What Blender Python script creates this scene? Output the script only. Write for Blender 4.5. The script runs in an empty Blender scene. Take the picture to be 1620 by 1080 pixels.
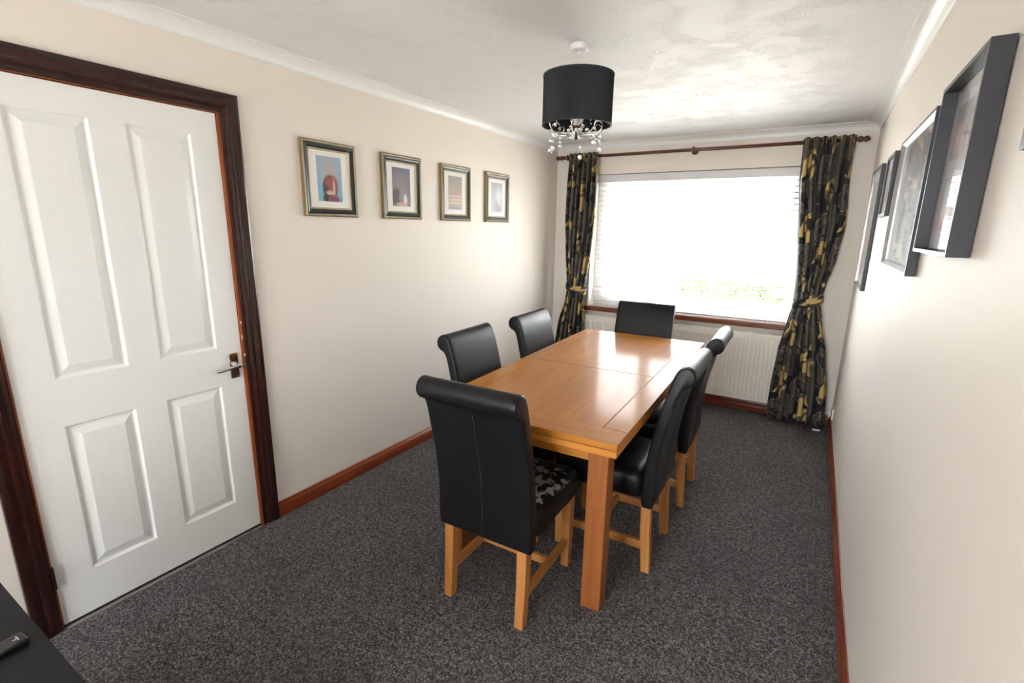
import bpy, bmesh, math, random
from mathutils import Vector, Matrix
random.seed(7)
C = bpy.context.scene.collection
S = bpy.context.scene
PI = math.pi

# ------------------------------------------------------------------ camera
cd = bpy.data.cameras.new('camera')
cam = bpy.data.objects.new('camera', cd); C.objects.link(cam)
pan, pitch, roll = -0.5450, -0.2278, 0.0163
fw = Vector((math.sin(pan)*math.cos(pitch), math.cos(pan)*math.cos(pitch), math.sin(pitch)))
rt = Vector((math.cos(pan), -math.sin(pan), 0)); up = rt.cross(fw)
r2 = rt*math.cos(roll)+up*math.sin(roll); u2 = -rt*math.sin(roll)+up*math.cos(roll)
Mx = Matrix((r2, u2, -fw)).transposed().to_4x4(); Mx.translation = (2.2774, -4.571, 1.5309)
cam.matrix_world = Mx
cd.sensor_width = 36; cd.lens = 774.13/1620*36; cd.clip_start = .02
S.camera = cam

# ------------------------------------------------------------------ light and exposure
S.view_settings.view_transform = 'Standard'; S.view_settings.look = 'None'
S.view_settings.gamma = 1; S.view_settings.use_curve_mapping = False
S.view_settings.exposure = 0.88
S.cycles.caustics_reflective = False; S.cycles.caustics_refractive = False
wd = bpy.data.worlds.new('overcast_sky'); S.world = wd; wd.use_nodes = True
bg = wd.node_tree.nodes['Background']
bg.inputs[0].default_value = (.93, .97, 1, 1); bg.inputs[1].default_value = 12.0     # bright overcast day, even all round
for nm, loc, rx, sx, sy in (('window_portal', (1.28, .30, 1.40), -PI/2, 1.85, 1.35), ('added_patio_portal', (1.28, -7.75, 1.10), PI/2, 2.15, 2.1)):  # second portal serves the unseen window added behind the camera
    l = bpy.data.lights.new(nm, 'AREA'); l.shape = 'RECTANGLE'; l.size = sx; l.size_y = sy
    l.cycles.is_portal = True
    o = bpy.data.objects.new(nm, l); C.objects.link(o); o.location = loc; o.rotation_euler = (rx, 0, 0)
sl = bpy.data.lights.new('sun', 'SUN'); sl.energy = 44; sl.angle = .05; sl.color = (1, .97, .94)
so_ = bpy.data.objects.new('sun', sl); C.objects.link(so_); so_.location = (-20, 3, 20); so_.rotation_euler = (0, -math.radians(42), 0)  # added to light the outside ground for ceiling bounce; aimed past the windows

# ------------------------------------------------------------------ constants of the room
W, H, YB = 2.56, 2.31, -7.5           # width, height, y of the wall behind the camera; window wall at y = 0
HC, CV = 2.257, .075                  # lower edge of coving, its reach on the ceiling

# ------------------------------------------------------------------ node helper
class NB:
    def __init__(s, name, rough=.5, spec=.5):
        s.m = bpy.data.materials.new(name); s.m.use_nodes = True
        s.t = s.m.node_tree; s.b = s.t.nodes['Principled BSDF']
        s.b.inputs['Roughness'].default_value = rough; s.b.inputs['Specular IOR Level'].default_value = spec
    def n(s, ty, **k):
        o = s.t.nodes.new(ty)
        for a, v in k.items(): setattr(o, a, v)
        return o
    def l(s, a, b): s.t.links.new(a, b)
    def put(s, sock, v):
        if isinstance(v, bpy.types.NodeSocket): s.l(v, sock)
        else: sock.default_value = v
    def f(s, op, a, b=0, c=None):
        o = s.n('ShaderNodeMath', operation=op); s.put(o.inputs[0], a); s.put(o.inputs[1], b)
        if c is not None: s.put(o.inputs[2], c)
        return o.outputs[0]
    def mix(s, fac, a, b):
        o = s.n('ShaderNodeMix', data_type='RGBA'); s.put(o.inputs[0], fac)
        for i, v in ((6, a), (7, b)): s.put(o.inputs[i], v if isinstance(v, bpy.types.NodeSocket) else (*v, 1))
        return o.outputs[2]
    def obj(s, scale=(1, 1, 1)):
        t = s.n('ShaderNodeTexCoord'); m = s.n('ShaderNodeMapping'); m.inputs['Scale'].default_value = scale
        s.l(t.outputs['Object'], m.inputs[0]); return m.outputs[0]
    def uv(s):
        t = s.n('ShaderNodeTexCoord'); p = s.n('ShaderNodeSeparateXYZ'); s.l(t.outputs['UV'], p.inputs[0])
        return p.outputs[0], p.outputs[1]
    def noise(s, vec, scale, det=3, rough=.5, dist=0):
        o = s.n('ShaderNodeTexNoise'); s.l(vec, o.inputs['Vector'])
        o.inputs['Scale'].default_value = scale; o.inputs['Detail'].default_value = det
        o.inputs['Roughness'].default_value = rough; o.inputs['Distortion'].default_value = dist
        return o.outputs['Fac']
    def ramp(s, fac, stops):
        o = s.n('ShaderNodeValToRGB'); s.l(fac, o.inputs[0]); e = o.color_ramp.elements
        while len(e) < len(stops): e.new(.5)
        for i, (p, c) in enumerate(stops): e[i].position = p; e[i].color = (*c, 1)
        return o.outputs[0]
    def rng(s, v, a, b, c=0., d=1.):
        o = s.n('ShaderNodeMapRange'); s.put(o.inputs[0], v)
        for i, q in enumerate((a, b, c, d)): o.inputs[i+1].default_value = q
        return o.outputs[0]
    def bump(s, h, dist, strength=1.):
        o = s.n('ShaderNodeBump'); s.l(h, o.inputs['Height']); o.inputs['Distance'].default_value = dist
        o.inputs['Strength'].default_value = strength; s.l(o.outputs[0], s.b.inputs['Normal'])
    def col(s, c): s.put(s.b.inputs['Base Color'], c if isinstance(c, bpy.types.NodeSocket) else (*c, 1))

def plain(name, c, rough=.5, metal=0, spec=.5, coat=0):
    k = NB(name, rough, spec); k.col(c); k.b.inputs['Metallic'].default_value = metal
    k.b.inputs['Coat Weight'].default_value = coat; k.b.inputs['Coat Roughness'].default_value = .12
    return k.m

def paint(name, c, rough, bs=60, bd=.0006):
    k = NB(name, rough, .45); v = k.obj()
    n = k.noise(v, 1.3, 2); k.col(k.mix(n, c, [q*.965 for q in c])); k.bump(k.noise(v, bs, 4, .6), bd)
    return k.m

def wood(name, dark, light, grain='Y', rough=.35, coat=0., stave=0, coatr=.18):
    """stave: width of glued staves across the grain, 0 for solid board"""
    k = NB(name, rough, .3); ax = 'XYZ'.index(grain)
    sc = [22, 22, 22]; sc[ax] = 1.3
    oi = k.n('ShaderNodeObjectInfo'); tc = k.n('ShaderNodeTexCoord')
    add = k.n('ShaderNodeVectorMath', operation='ADD'); k.l(tc.outputs['Object'], add.inputs[0])
    cm = k.n('ShaderNodeCombineXYZ'); r10 = k.f('MULTIPLY', oi.outputs['Random'], 9.)
    for i in range(3): k.l(r10, cm.inputs[i])
    k.l(cm.outputs[0], add.inputs[1])
    mp = k.n('ShaderNodeMapping'); mp.inputs['Scale'].default_value = sc; k.l(add.outputs[0], mp.inputs[0])
    n1 = k.noise(mp.outputs[0], 1., 5, .62, .6); n2 = k.noise(mp.outputs[0], 5., 3, .6)
    g = k.f('ADD', k.f('MULTIPLY', n1, .72), k.f('MULTIPLY', n2, .28))
    c = k.mix(k.rng(g, .34, .66), dark, light)
    if stave:
        sp = k.n('ShaderNodeSeparateXYZ'); k.l(tc.outputs['Object'], sp.inputs[0])
        a = k.f('FLOOR', k.f('DIVIDE', sp.outputs[0 if ax != 0 else 1], stave))
        st = k.n('ShaderNodeTexWhiteNoise', noise_dimensions='1D'); k.l(a, st.inputs['W'])
        c = k.mix(k.rng(st.outputs['Value'], 0, 1, 0, .35), c, dark)
    c = k.mix(k.rng(oi.outputs['Random'], 0, 1, 0, .12), c, dark)
    k.col(c); k.bump(g, .0004, .5)
    k.b.inputs['Coat Weight'].default_value = coat; k.b.inputs['Coat Roughness'].default_value = coatr
    return k.m

# ------------------------------------------------------------------ materials
M = {}
M['wall'] = paint('cream_emulsion', (.82, .755, .685), .58)
M['wall_far'] = M['wall']
M['white_trim'] = plain('white_gloss_trim', (.84, .84, .82), .35)
M['door_white'] = None
k = NB('white_grained_door', .30); v = k.obj((60, 60, 2.2)); n = k.noise(v, 1.6, 4, .6, .4)
k.col((.83, .83, .81)); k.bump(n, .0009, .6); M['door_white'] = k.m

k = NB('embossed_ceiling_paper', .55, .4); v = k.obj()
d1 = k.n('ShaderNodeTexVoronoi'); d1.inputs['Scale'].default_value = 6.5; k.l(v, d1.inputs['Vector'])
rg = k.f('SINE', k.f('MULTIPLY', d1.outputs['Distance'], 75.))
pt = k.rng(k.noise(v, 7., 2), .42, .62)
n2 = k.noise(v, 38., 4, .6, 2.2)
hh = k.f('ADD', k.f('MULTIPLY', k.f('MULTIPLY', rg, pt), .30), k.f('MULTIPLY', k.f('MULTIPLY', k.rng(n2, .42, .62), pt), 1.1))
k.col((.85, .85, .84)); k.bump(hh, .0020, 1.); M['ceiling'] = k.m

k = NB('charcoal_flecked_carpet', .95, .1); v = k.obj()
n1 = k.noise(v, 190, 2, .6); n2 = k.noise(v, 60, 2, .6); n3 = k.noise(v, 2.2, 3)
vo = k.n('ShaderNodeTexVoronoi'); vo.inputs['Scale'].default_value = 170; k.l(v, vo.inputs['Vector'])
sc_ = k.n('ShaderNodeSeparateColor'); k.l(vo.outputs['Color'], sc_.inputs[0])
g = k.f('ADD', k.f('MULTIPLY', n1, .55), k.f('ADD', k.f('MULTIPLY', n2, .25), k.f('MULTIPLY', sc_.outputs[0], .20)))
c = k.ramp(g, [(.34, (.036, .034, .036)), (.45, (.085, .080, .083)), (.54, (.165, .155, .160)), (.66, (.36, .34, .345))])
k.col(k.mix(k.rng(n3, .35, .7, 0, .25), c, (.070, .066, .069))); k.bump(g, .012, 1.)
M['carpet'] = k.m

M['skirt_y'] = wood('mahogany_skirting_long', (.16, .028, .009), (.31, .066, .020), 'Y', .28, .4)
M['skirt_x'] = wood('mahogany_skirting_short', (.13, .022, .008), (.27, .055, .017), 'X', .28, .4)
M['archi'] = wood('dark_mahogany_upright', (.014, .0045, .0035), (.040, .011, .008), 'Z', .26, .4)
M['archi_h'] = wood('dark_mahogany_head', (.014, .0045, .0035), (.040, .011, .008), 'Y', .26, .4)
M['jamb'] = wood('orange_brown_jamb', (.20, .040, .010), (.36, .09, .022), 'Z', .3, .3)
M['sill'] = wood('mahogany_sill', (.13, .030, .014), (.25, .065, .03), 'X', .25, .6)
OD, OL = (.42, .150, .018), (.60, .240, .032)
M['top_y'] = wood('honey_oak_long', OD, OL, 'Y', .6, .30, coatr=.12)
M['top_x'] = wood('honey_oak_cross', OD, OL, 'X', .6, .30, coatr=.12)
M['top_field'] = wood('honey_oak_staves', OD, OL, 'Y', .6, .30, .105, coatr=.12)
M['tleg'] = wood('brown_oak_leg', (.24, .072, .018), (.38, .130, .034), 'Z', .42, .2)
M['cleg'] = wood('honey_beech_leg', (.40, .155, .040), (.60, .27, .085), 'Z', .40, .2)
M['cstr'] = wood('honey_beech_stretcher', (.40, .155, .040), (.60, .27, .085), 'Y', .40, .2)
M['cstrx'] = wood('honey_beech_cross_stretcher', (.40, .155, .040), (.60, .27, .085), 'X', .40, .2)
M['pole'] = wood('walnut_curtain_pole', (.055, .022, .014), (.13, .052, .032), 'X', .3, .4)
M['chrome'] = plain('polished_chrome', (.72, .70, .68), .12, 1)
M['brass'] = plain('dull_brass', (.36, .25, .11), .35, 1)
M['valance'] = plain('shaded_white_valance', (.66, .65, .66), .4)  # base colour greyed to hold the shade on the backlit valance
M['steel'] = plain('brushed_threshold_steel', (.42, .40, .38), .35, 1)
M['plastic'] = plain('white_plastic', (.82, .81, .80), .35)
M['upvc'] = plain('white_upvc', (.86, .87, .87), .25)
M['slat'] = plain('white_blind_slat', (.74, .74, .72), .4)
M['radiator'] = plain('cream_enamel', (.90, .865, .79), .30)
M['blackboard'] = plain('black_ash_laminate', (.010, .0105, .012), .6, spec=.25)
M['blackgloss'] = plain('glossy_black_plastic', (.008, .008, .01), .12)
M['greyprint'] = plain('grey_print', (.35, .35, .36), .4)
M['frame_dark'] = plain('charcoal_frame_lacquer', (.020, .020, .027), .42)
M['frame_grey'] = plain('silver_frame', (.42, .42, .43), .25, .7)
M['mat'] = plain('white_mount_board', (.82, .80, .77), .7)
M['greymat'] = plain('grey_mount_board', (.50, .48, .49), .7)
M['champ'] = wood('champagne_moulding', (.30, .25, .16), (.52, .47, .34), 'Z', .3)
M['champ_edge'] = wood('bronze_moulding_edge', (.14, .085, .035), (.30, .21, .10), 'Z', .35)
M['blackband'] = plain('black_moulding', (.020, .022, .022), .30)
M['thread'] = plain('grey_thread', (.020, .020, .022), .6)

def leather(name, worn=False):
    k = NB(name, .36, .28); v = k.obj()
    n = k.noise(v, 140, 3, .6); n2 = k.noise(v, 7, 2)
    c = k.mix(n2, (.0055, .0055, .0065), (.009, .009, .0105)); r = k.rng(n2, .3, .7, .325, .41)
    if worn:
        sp = k.n('ShaderNodeSeparateXYZ'); k.l(v, sp.inputs[0])
        dx = k.f('DIVIDE', k.f('SUBTRACT', sp.outputs[0], .07), .15); dy = k.f('DIVIDE', k.f('SUBTRACT', sp.outputs[1], .00), .17)
        rr = k.f('ADD', k.f('MULTIPLY', dx, dx), k.f('MULTIPLY', dy, dy))
        msk = k.f('GREATER_THAN', k.f('SUBTRACT', k.noise(v, 22, 4, .55, .2), k.f('MULTIPLY', rr, .09)), .47)
        msk = k.f('MULTIPLY', msk, k.f('GREATER_THAN', sp.outputs[2], .47))
        c = k.mix(msk, c, (.30, .30, .32)); r = k.f('MAXIMUM', r, k.f('MULTIPLY', msk, .75))
    k.col(c); k.l(r, k.b.inputs['Roughness']); k.bump(n, .0003, .25)
    return k.m
M['leather'] = leather('black_leather'); M['leather_worn'] = leather('peeling_black_leather', True)

def pane_mat(name, ior, rough):
    k = NB(name); gl = k.n('ShaderNodeBsdfGlossy'); gl.inputs['Roughness'].default_value = rough
    tr = k.n('ShaderNodeBsdfTransparent'); fr = k.n('ShaderNodeFresnel'); ge = k.n('ShaderNodeNewGeometry')
    k.l(k.f('POWER', ior, k.f('SUBTRACT', 1., k.f('MULTIPLY', ge.outputs['Backfacing'], 2.))), fr.inputs['IOR'])   # same reflection from both faces of a thin sheet
    mx = k.n('ShaderNodeMixShader'); k.l(fr.outputs[0], mx.inputs[0]); k.l(tr.outputs[0], mx.inputs[1]); k.l(gl.outputs[0], mx.inputs[2])
    k.l(mx.outputs[0], k.t.nodes['Material Output'].inputs[0]); return k.m
M['pane'] = pane_mat('clear_pane', 1.45, .02); M['pglass'] = pane_mat('picture_glass', 1.09, .03)
k = NB('clear_crystal', .03); k.col((.95, .94, .93)); k.b.inputs['Transmission Weight'].default_value = .75; M['crystal'] = k.m

def curtain_material():
    """large scrolling leaves in black, taupe and gold, drawn in the cloth's own metres (UV)"""
    k = NB('scroll_leaf_curtain_cloth', .55, .35); U, V = k.uv(); PW, PH = .27, .34
    tcu = k.n('ShaderNodeTexCoord'); wn = k.n('ShaderNodeTexNoise'); k.l(tcu.outputs['UV'], wn.inputs['Vector']); wn.inputs['Scale'].default_value = 5.; wn.inputs['Detail'].default_value = 1.
    ws = k.n('ShaderNodeSeparateColor'); k.l(wn.outputs['Color'], ws.inputs[0])
    U = k.f('MULTIPLY', k.f('ADD', U, k.rng(ws.outputs[0], .3, .7, -.045, .045)), .8); V = k.f('MULTIPLY', k.f('ADD', V, k.rng(ws.outputs[1], .3, .7, -.045, .045)), .8)
    k.b.inputs['Sheen Weight'].default_value = .1
    TA, TD, BK, GO, LT = (.100, .086, .062), (.050, .044, .036), (.005, .005, .007), (.52, .36, .13), (.24, .21, .165)
    st = k.f('SINE', k.f('MULTIPLY', V, 900.)); c = k.mix(k.rng(st, -1, 1), TA, TD)
    cell = k.f('FLOOR', k.f('DIVIDE', U, PW)); odd = k.f('MODULO', k.f('ABSOLUTE', cell), 2.)
    x = k.f('MULTIPLY', k.f('SUBTRACT', k.f('FRACT', k.f('DIVIDE', U, PW)), .5), PW)
    V2 = k.f('ADD', V, k.f('MULTIPLY', odd, PH/2))
    def dist(x, y, cx, cy):
        a = k.f('SUBTRACT', x, cx); b = k.f('SUBTRACT', y, cy)
        return k.f('SQRT', k.f('ADD', k.f('MULTIPLY', a, a), k.f('MULTIPLY', b, b)))
    y0 = k.f('MULTIPLY', k.f('SUBTRACT', k.f('FRACT', k.f('DIVIDE', V2, PH)), .5), PH)
    y1 = k.f('MULTIPLY', k.f('SUBTRACT', k.f('FRACT', k.f('ADD', k.f('DIVIDE', V2, PH), .5)), .5), PH)
    lt = lambda a, b: k.f('LESS_THAN', a, b)
    gt = lambda a, b: k.f('GREATER_THAN', a, b)
    both = lambda a, b: k.f('MULTIPLY', a, b)
    def cres(c, x, y, A, B, colr):
        return k.mix(both(lt(dist(x, y, *A[:2]), A[2]), gt(dist(x, y, *B[:2]), B[2])), c, colr)
    def lens(c, x, y, A, B, colr):
        return k.mix(both(lt(dist(x, y, *A[:2]), A[2]), lt(dist(x, y, *B[:2]), B[2])), c, colr)
    def ring(c, x, y, A, w, colr):
        return k.mix(lt(k.f('ABSOLUTE', k.f('SUBTRACT', dist(x, y, *A[:2]), A[2])), w), c, colr)
    # gold leaves, then black sweeps with a pale edge, then the curl in the middle
    c = lens(c, x, y1, (-.10, .03, .115), (.03, -.075, .105), GO)
    c = lens(c, x, y1, (.125, .01, .10), (.03, .075, .085), GO)
    c = cres(c, x, y1, (.03, -.02, .105), (.056, -.055, .092), BK)
    c = ring(c, x, y1, (.056, -.055, .089), .0022, LT)
    c = cres(c, x, y0, (-.005, .015, .120), (.024, -.010, .102), BK)
    c = ring(c, x, y0, (.024, -.010, .099), .0028, LT)
    c = lens(c, x, y0, (-.015, -.115, .075), (.085, -.145, .085), GO)
    c = lens(c, x, y0, (.155, .11, .085), (.045, .165, .085), GO)
    c = cres(c, x, y0, (.030, .000, .046), (.040, .012, .038), BK)
    c = ring(c, x, y0, (.030, .000, .048), .0018, LT)
    c = k.mix(lt(dist(x, y0, .018, .012), .011), c, BK)
    k.col(c); return k.m
M['curtain'] = curtain_material()

def print_mat(name, top, bot, shapes=(), mosaic=0, rough=.5):
    """flat printed picture in UV 0..1; shapes: (cx, cy, rx, ry, colour, softness)"""
    k = NB(name, rough, .5); U, V = k.uv(); c = k.mix(V, bot, top)
    tc = k.n('ShaderNodeTexCoord')
    if mosaic:
        vo = k.n('ShaderNodeTexVoronoi', distance='CHEBYCHEV'); vo.inputs['Scale'].default_value = mosaic; vo.inputs['Randomness'].default_value = .55
        k.l(tc.outputs['UV'], vo.inputs['Vector'])
        s_ = k.n('ShaderNodeSeparateColor'); k.l(vo.outputs['Color'], s_.inputs[0])
        cc = k.ramp(s_.outputs[0], [(0, (.045, .035, .03)), (.3, (.20, .15, .12)), (.55, (.33, .29, .26)), (.8, (.42, .40, .38)), (1, (.34, .10, .06))])
        nz = k.noise(tc.outputs['UV'], 22, 4, .7)
        c = k.mix(k.rng(nz, .38, .62, 0, .75), cc, (.10, .095, .09)); c = k.mix(.35, c, k.mix(V, bot, top))
    n = k.f('MULTIPLY', k.f('SUBTRACT', k.noise(tc.outputs['UV'], 9, 3), .5), .22)
    for cx, cy, rx, ry, co, so in shapes:
        a = k.f('DIVIDE', k.f('SUBTRACT', U, cx), rx); b = k.f('DIVIDE', k.f('SUBTRACT', V, cy), ry)
        d = k.f('ADD', k.f('SQRT', k.f('ADD', k.f('MULTIPLY', a, a), k.f('MULTIPLY', b, b))), n)
        c = k.mix(k.rng(d, 1+so, 1-so), c, co)
    k.col(c); return k.m

# ------------------------------------------------------------------ mesh helpers
def box(bm, x0, x1, y0, y1, z0, z1):
    v = [bm.verts.new((x, y, z)) for x in (x0, x1) for y in (y0, y1) for z in (z0, z1)]
    for f in ((0, 1, 3, 2), (4, 6, 7, 5), (0, 4, 5, 1), (2, 3, 7, 6), (0, 2, 6, 4), (1, 5, 7, 3)):
        bm.faces.new([v[i] for i in f])
    return v

def BM(*a):
    bm = bmesh.new()
    if a: box(bm, *a)
    return bm

def mk(name, bm, mat, parent=None, bevel=0, seg=2, smooth=False, loc=None, ang=.6):
    bmesh.ops.recalc_face_normals(bm, faces=bm.faces)
    me = bpy.data.meshes.new(name); bm.to_mesh(me); bm.free()
    if mat: me.materials.append(mat)
    o = bpy.data.objects.new(name, me); C.objects.link(o)
    if parent: o.parent = parent
    if loc: o.location = loc
    if smooth:
        for p in me.polygons: p.use_smooth = True
    if bevel:
        m = o.modifiers.new('bevel', 'BEVEL'); m.width = bevel; m.segments = seg; m.limit_method = 'ANGLE'; m.angle_limit = ang
        if smooth: m.harden_normals = False
    return o

def tag(o, label=None, cat=None, group=None, kind=None):
    if label: o['label'] = label
    if cat: o['category'] = cat
    if group: o['group'] = group
    if kind: o['kind'] = kind
    return o

def thing(name, label=None, cat=None, loc=(0, 0, 0), rz=0, group=None, kind=None):
    o = bpy.data.objects.new(name, None); C.objects.link(o); o.location = loc; o.rotation_euler = (0, 0, rz)
    o.empty_display_size = .1
    return tag(o, label, cat, group, kind)

def loops(bm, rings, closed=True, cap=False):
    """rings: list of lists of points; bridges consecutive rings"""
    R_ = [[bm.verts.new(p) for p in r] for r in rings]; n = len(R_[0])
    for a, b in zip(R_, R_[1:]):
        for i in range(n if closed else n-1): bm.faces.new((a[i], a[(i+1) % n], b[(i+1) % n], b[i]))
    if cap: bm.faces.new(R_[0][::-1]); bm.faces.new(R_[-1])
    return R_

def extrude(poly, fn, ts, cap=True):
    """closed 2-D polygon swept: fn(a, b, t) -> xyz"""
    bm = bmesh.new(); loops(bm, [[fn(a, b, t) for a, b in poly] for t in ts], True, cap); return bm

def frame_ring(prof, a0, a1, b0, b1, fn, close=True):
    """rectangular mitred moulding: prof = [(inset, height)], fn(a, b, h) -> xyz"""
    bm = bmesh.new(); pr = list(prof)+([prof[0]] if close else [])
    rings = []
    for o_, h in pr: rings.append([(a0+o_, b0+o_, h), (a1-o_, b0+o_, h), (a1-o_, b1-o_, h), (a0+o_, b1-o_, h)])
    vs = [[bm.verts.new(fn(*p)) for p in r] for r in (rings[:-1] if close else rings)]
    if close: vs.append(vs[0])
    for A, B in zip(vs, vs[1:]):
        for i in range(4): bm.faces.new((A[i], A[(i+1) % 4], B[(i+1) % 4], B[i]))
    return bm

def lathe(bm, prof, n=24, org=(0, 0, 0), axis='Z', cap=True):
    rings = []
    for r, z in prof:
        ring = []
        for i in range(n):
            a = 2*PI*i/n; c, s = r*math.cos(a), r*math.sin(a)
            p = (c, s, z) if axis == 'Z' else ((z, c, s) if axis == 'X' else (c, z, s))
            ring.append((p[0]+org[0], p[1]+org[1], p[2]+org[2]))
        rings.append(ring)
    loops(bm, rings, True, cap)
    return bm

def tube(bm, pts, r, n=8, cap=True):
    pts = [Vector(p) for p in pts]; rings = []
    rr = r if isinstance(r, (list, tuple)) else [r]*len(pts)
    for i, p in enumerate(pts):
        t = (pts[min(i+1, len(pts)-1)]-pts[max(i-1, 0)]).normalized()
        a = t.orthogonal().normalized() if i == 0 else (pa-t*pa.dot(t)).normalized()
        pa = a; b = t.cross(a)
        rings.append([p+(a*math.cos(2*PI*j/n)+b*math.sin(2*PI*j/n))*rr[i] for j in range(n)])
    loops(bm, rings, True, cap); return bm

def catmull(P, k=4, closed=False):
    out = []; n = len(P)
    for i in range(n if closed else n-1):
        p0, p1, p2, p3 = (P[(i+d) % n] if closed else P[max(0, min(n-1, i+d))] for d in (-1, 0, 1, 2))
        for j in range(k):
            t = j/k
            out.append(tuple(.5*((2*b)+(-a+c)*t+(2*a-5*b+4*c-d)*t*t+(-a+3*b-3*c+d)*t**3) for a, b, c, d in zip(p0, p1, p2, p3)))
    if not closed: out.append(tuple(P[-1]))
    return out

def uvquad(name, pts, mat, parent, th):
    """thin flat sheet with UV 0..1 on its front; pts: 4 corners, th: thickness vector to the back"""
    bm = bmesh.new(); uvl = bm.loops.layers.uv.new('UVMap')
    a = [bm.verts.new(p) for p in pts]; b = [bm.verts.new(Vector(p)+Vector(th)) for p in pts]
    f = bm.faces.new(a)
    for l, q in zip(f.loops, ((0, 0), (1, 0), (1, 1), (0, 1))): l[uvl].uv = q
    bm.faces.new(b[::-1])
    for i in range(4): bm.faces.new((a[i], b[i], b[(i+1) % 4], a[(i+1) % 4]))
    return mk(name, bm, mat, parent)

def copy_tree(o, parent=None):
    c = o.copy(); C.objects.link(c)
    if parent: c.parent = parent
    for ch in list(o.children): copy_tree(ch, c)
    return c

def struct(name, bm, mat, **k): return tag(mk(name, bm, mat, **k), kind='structure')

# ------------------------------------------------------------------ room shell
DY0, DY1, DZ = -4.112, -3.290, 2.004     # door opening in the left wall
WX0, WX1, WZ0, WZ1 = .392, 2.170, .765, 2.035   # window opening
bm = bmesh.new()
box(bm, -.12, 0, DY1, .25, 0, H+.06); box(bm, -.12, 0, YB-.25, DY0, 0, H+.06); box(bm, -.12, 0, DY0, DY1, DZ, H+.06)
struct('wall_left', bm, M['wall'])
struct('wall_right', BM(W, W+.12, YB-.25, .25, 0, H+.06), M['wall'])
bm = bmesh.new()
box(bm, 0, WX0, 0, .25, 0, H+.06); box(bm, WX1, W, 0, .25, 0, H+.06); box(bm, WX0, WX1, 0, .25, 0, WZ0); box(bm, WX0, WX1, 0, .25, WZ1, H+.06)
struct('wall_back', bm, M['wall'])
PX0, PX1, PZ1 = .28, 2.28, 2.08
bm = bmesh.new()
box(bm, 0, PX0, YB-.25, YB, 0, H+.06); box(bm, PX1, W, YB-.25, YB, 0, H+.06); box(bm, PX0, PX1, YB-.25, YB, PZ1, H+.06)
struct('wall_front', bm, M['wall'])
struct('floor', BM(-.12, W+.12, YB-.25, .25, -.08, 0), M['carpet'])
struct('ceiling', BM(0, W, YB, 0, H, H+.06), M['ceiling'])
struct('wall_hall', BM(-1.3, -1.18, -5.2, -2.2, 0, H), M['wall'])

struct('ceiling_hall_sunblock', BM(-1.3, -.12, -5.2, -2.2, H, H+.06), M['ceiling'])  # unseen hall ceiling, added to stop sunlight leaking past the door
bm = bmesh.new(); box(bm, -1.18, -.12, -5.2, -5.1, 0, H); box(bm, -1.18, -.12, -2.3, -2.2, 0, H); struct('wall_hall_end_lightblock', bm, M['wall'])  # unseen hall end walls, added to keep the door gap dark
struct('floor_hall', BM(-1.18, -.12, -5.1, -2.3, -.08, 0), M['carpet'])

# coving: concave quadrant between two small lips
pr = [(0, H), (0, HC), (.006, HC), (.007, HC+.004)]
for i in range(9):
    a = PI/2*i/8; pr.append((.009+(CV-.018)*(1-math.cos(a)), HC+.005+(H-HC-.009)*math.sin(a)))
pr += [(CV-.006, H-.004), (CV-.001, H-.0045), (CV, H)]
def mitre(fn):   # left, back, right lengths mitred at the corners
    return fn
bm = bmesh.new()
L0 = [[(a, YB, b) for a, b in pr], [(a, -a, b) for a, b in pr]]
loops(bm, L0, True, True); struct('trim_1', bm, M['white_trim'])
bm = bmesh.new(); loops(bm, [[(a, -a, b) for a, b in pr], [(W-a, -a, b) for a, b in pr]], True, True); struct('trim_2', bm, M['white_trim'])
bm = bmesh.new(); loops(bm, [[(W-a, -a, b) for a, b in pr], [(W-a, YB, b) for a, b in pr]], True, True); struct('trim_3', bm, M['white_trim'])

# skirting boards
sk = [(0, .001), (.018, .001), (.018, .040), (.016, .044), (.018, .047), (.017, .056), (.012, .066), (.007, .073), (.006, .080), (.003, .083), (0, .083)]
struct('baseboard_left', extrude(sk, lambda a, b, t: (a, t, b), (-3.209, -.0005)), M['skirt_y'], bevel=.001)
struct('baseboard_rear_left', extrude(sk, lambda a, b, t: (a, t, b), (YB, -4.192)), M['skirt_y'])
struct('baseboard_right', extrude(sk, lambda a, b, t: (W-a, t, b), (YB, -.0005)), M['skirt_y'], bevel=.001)
struct('baseboard_back', extrude(sk, lambda a, b, t: (t, -a, b), (.019, W-.019)), M['skirt_x'], bevel=.001)

# ------------------------------------------------------------------ door
door = thing('door_1', loc=(0, 0, 0), kind='structure')
LY0, LY1, LZ0, LZ1, LX = -4.100, -3.304, .012, 1.990, -.006
PA = [(-3.985, -3.757, .968, 1.893), (-3.645, -3.412, .968, 1.893), (-3.985, -3.757, .188, .790), (-3.645, -3.412, .188, .790)]
bm = bmesh.new()
ys = [LY0, -3.985, -3.757, -3.645, -3.412, LY1]; zs = [LZ0, .188, .790, .968, 1.893, LZ1]
for i in range(5):
    for j in range(5):
        hole = i in (1, 3) and j in (1, 3)
        box(bm, LX-.044, LX-(.012 if hole else 0), ys[i], ys[i+1], zs[j], zs[j+1])
bmesh.ops.remove_doubles(bm, verts=bm.verts, dist=1e-5)
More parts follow.
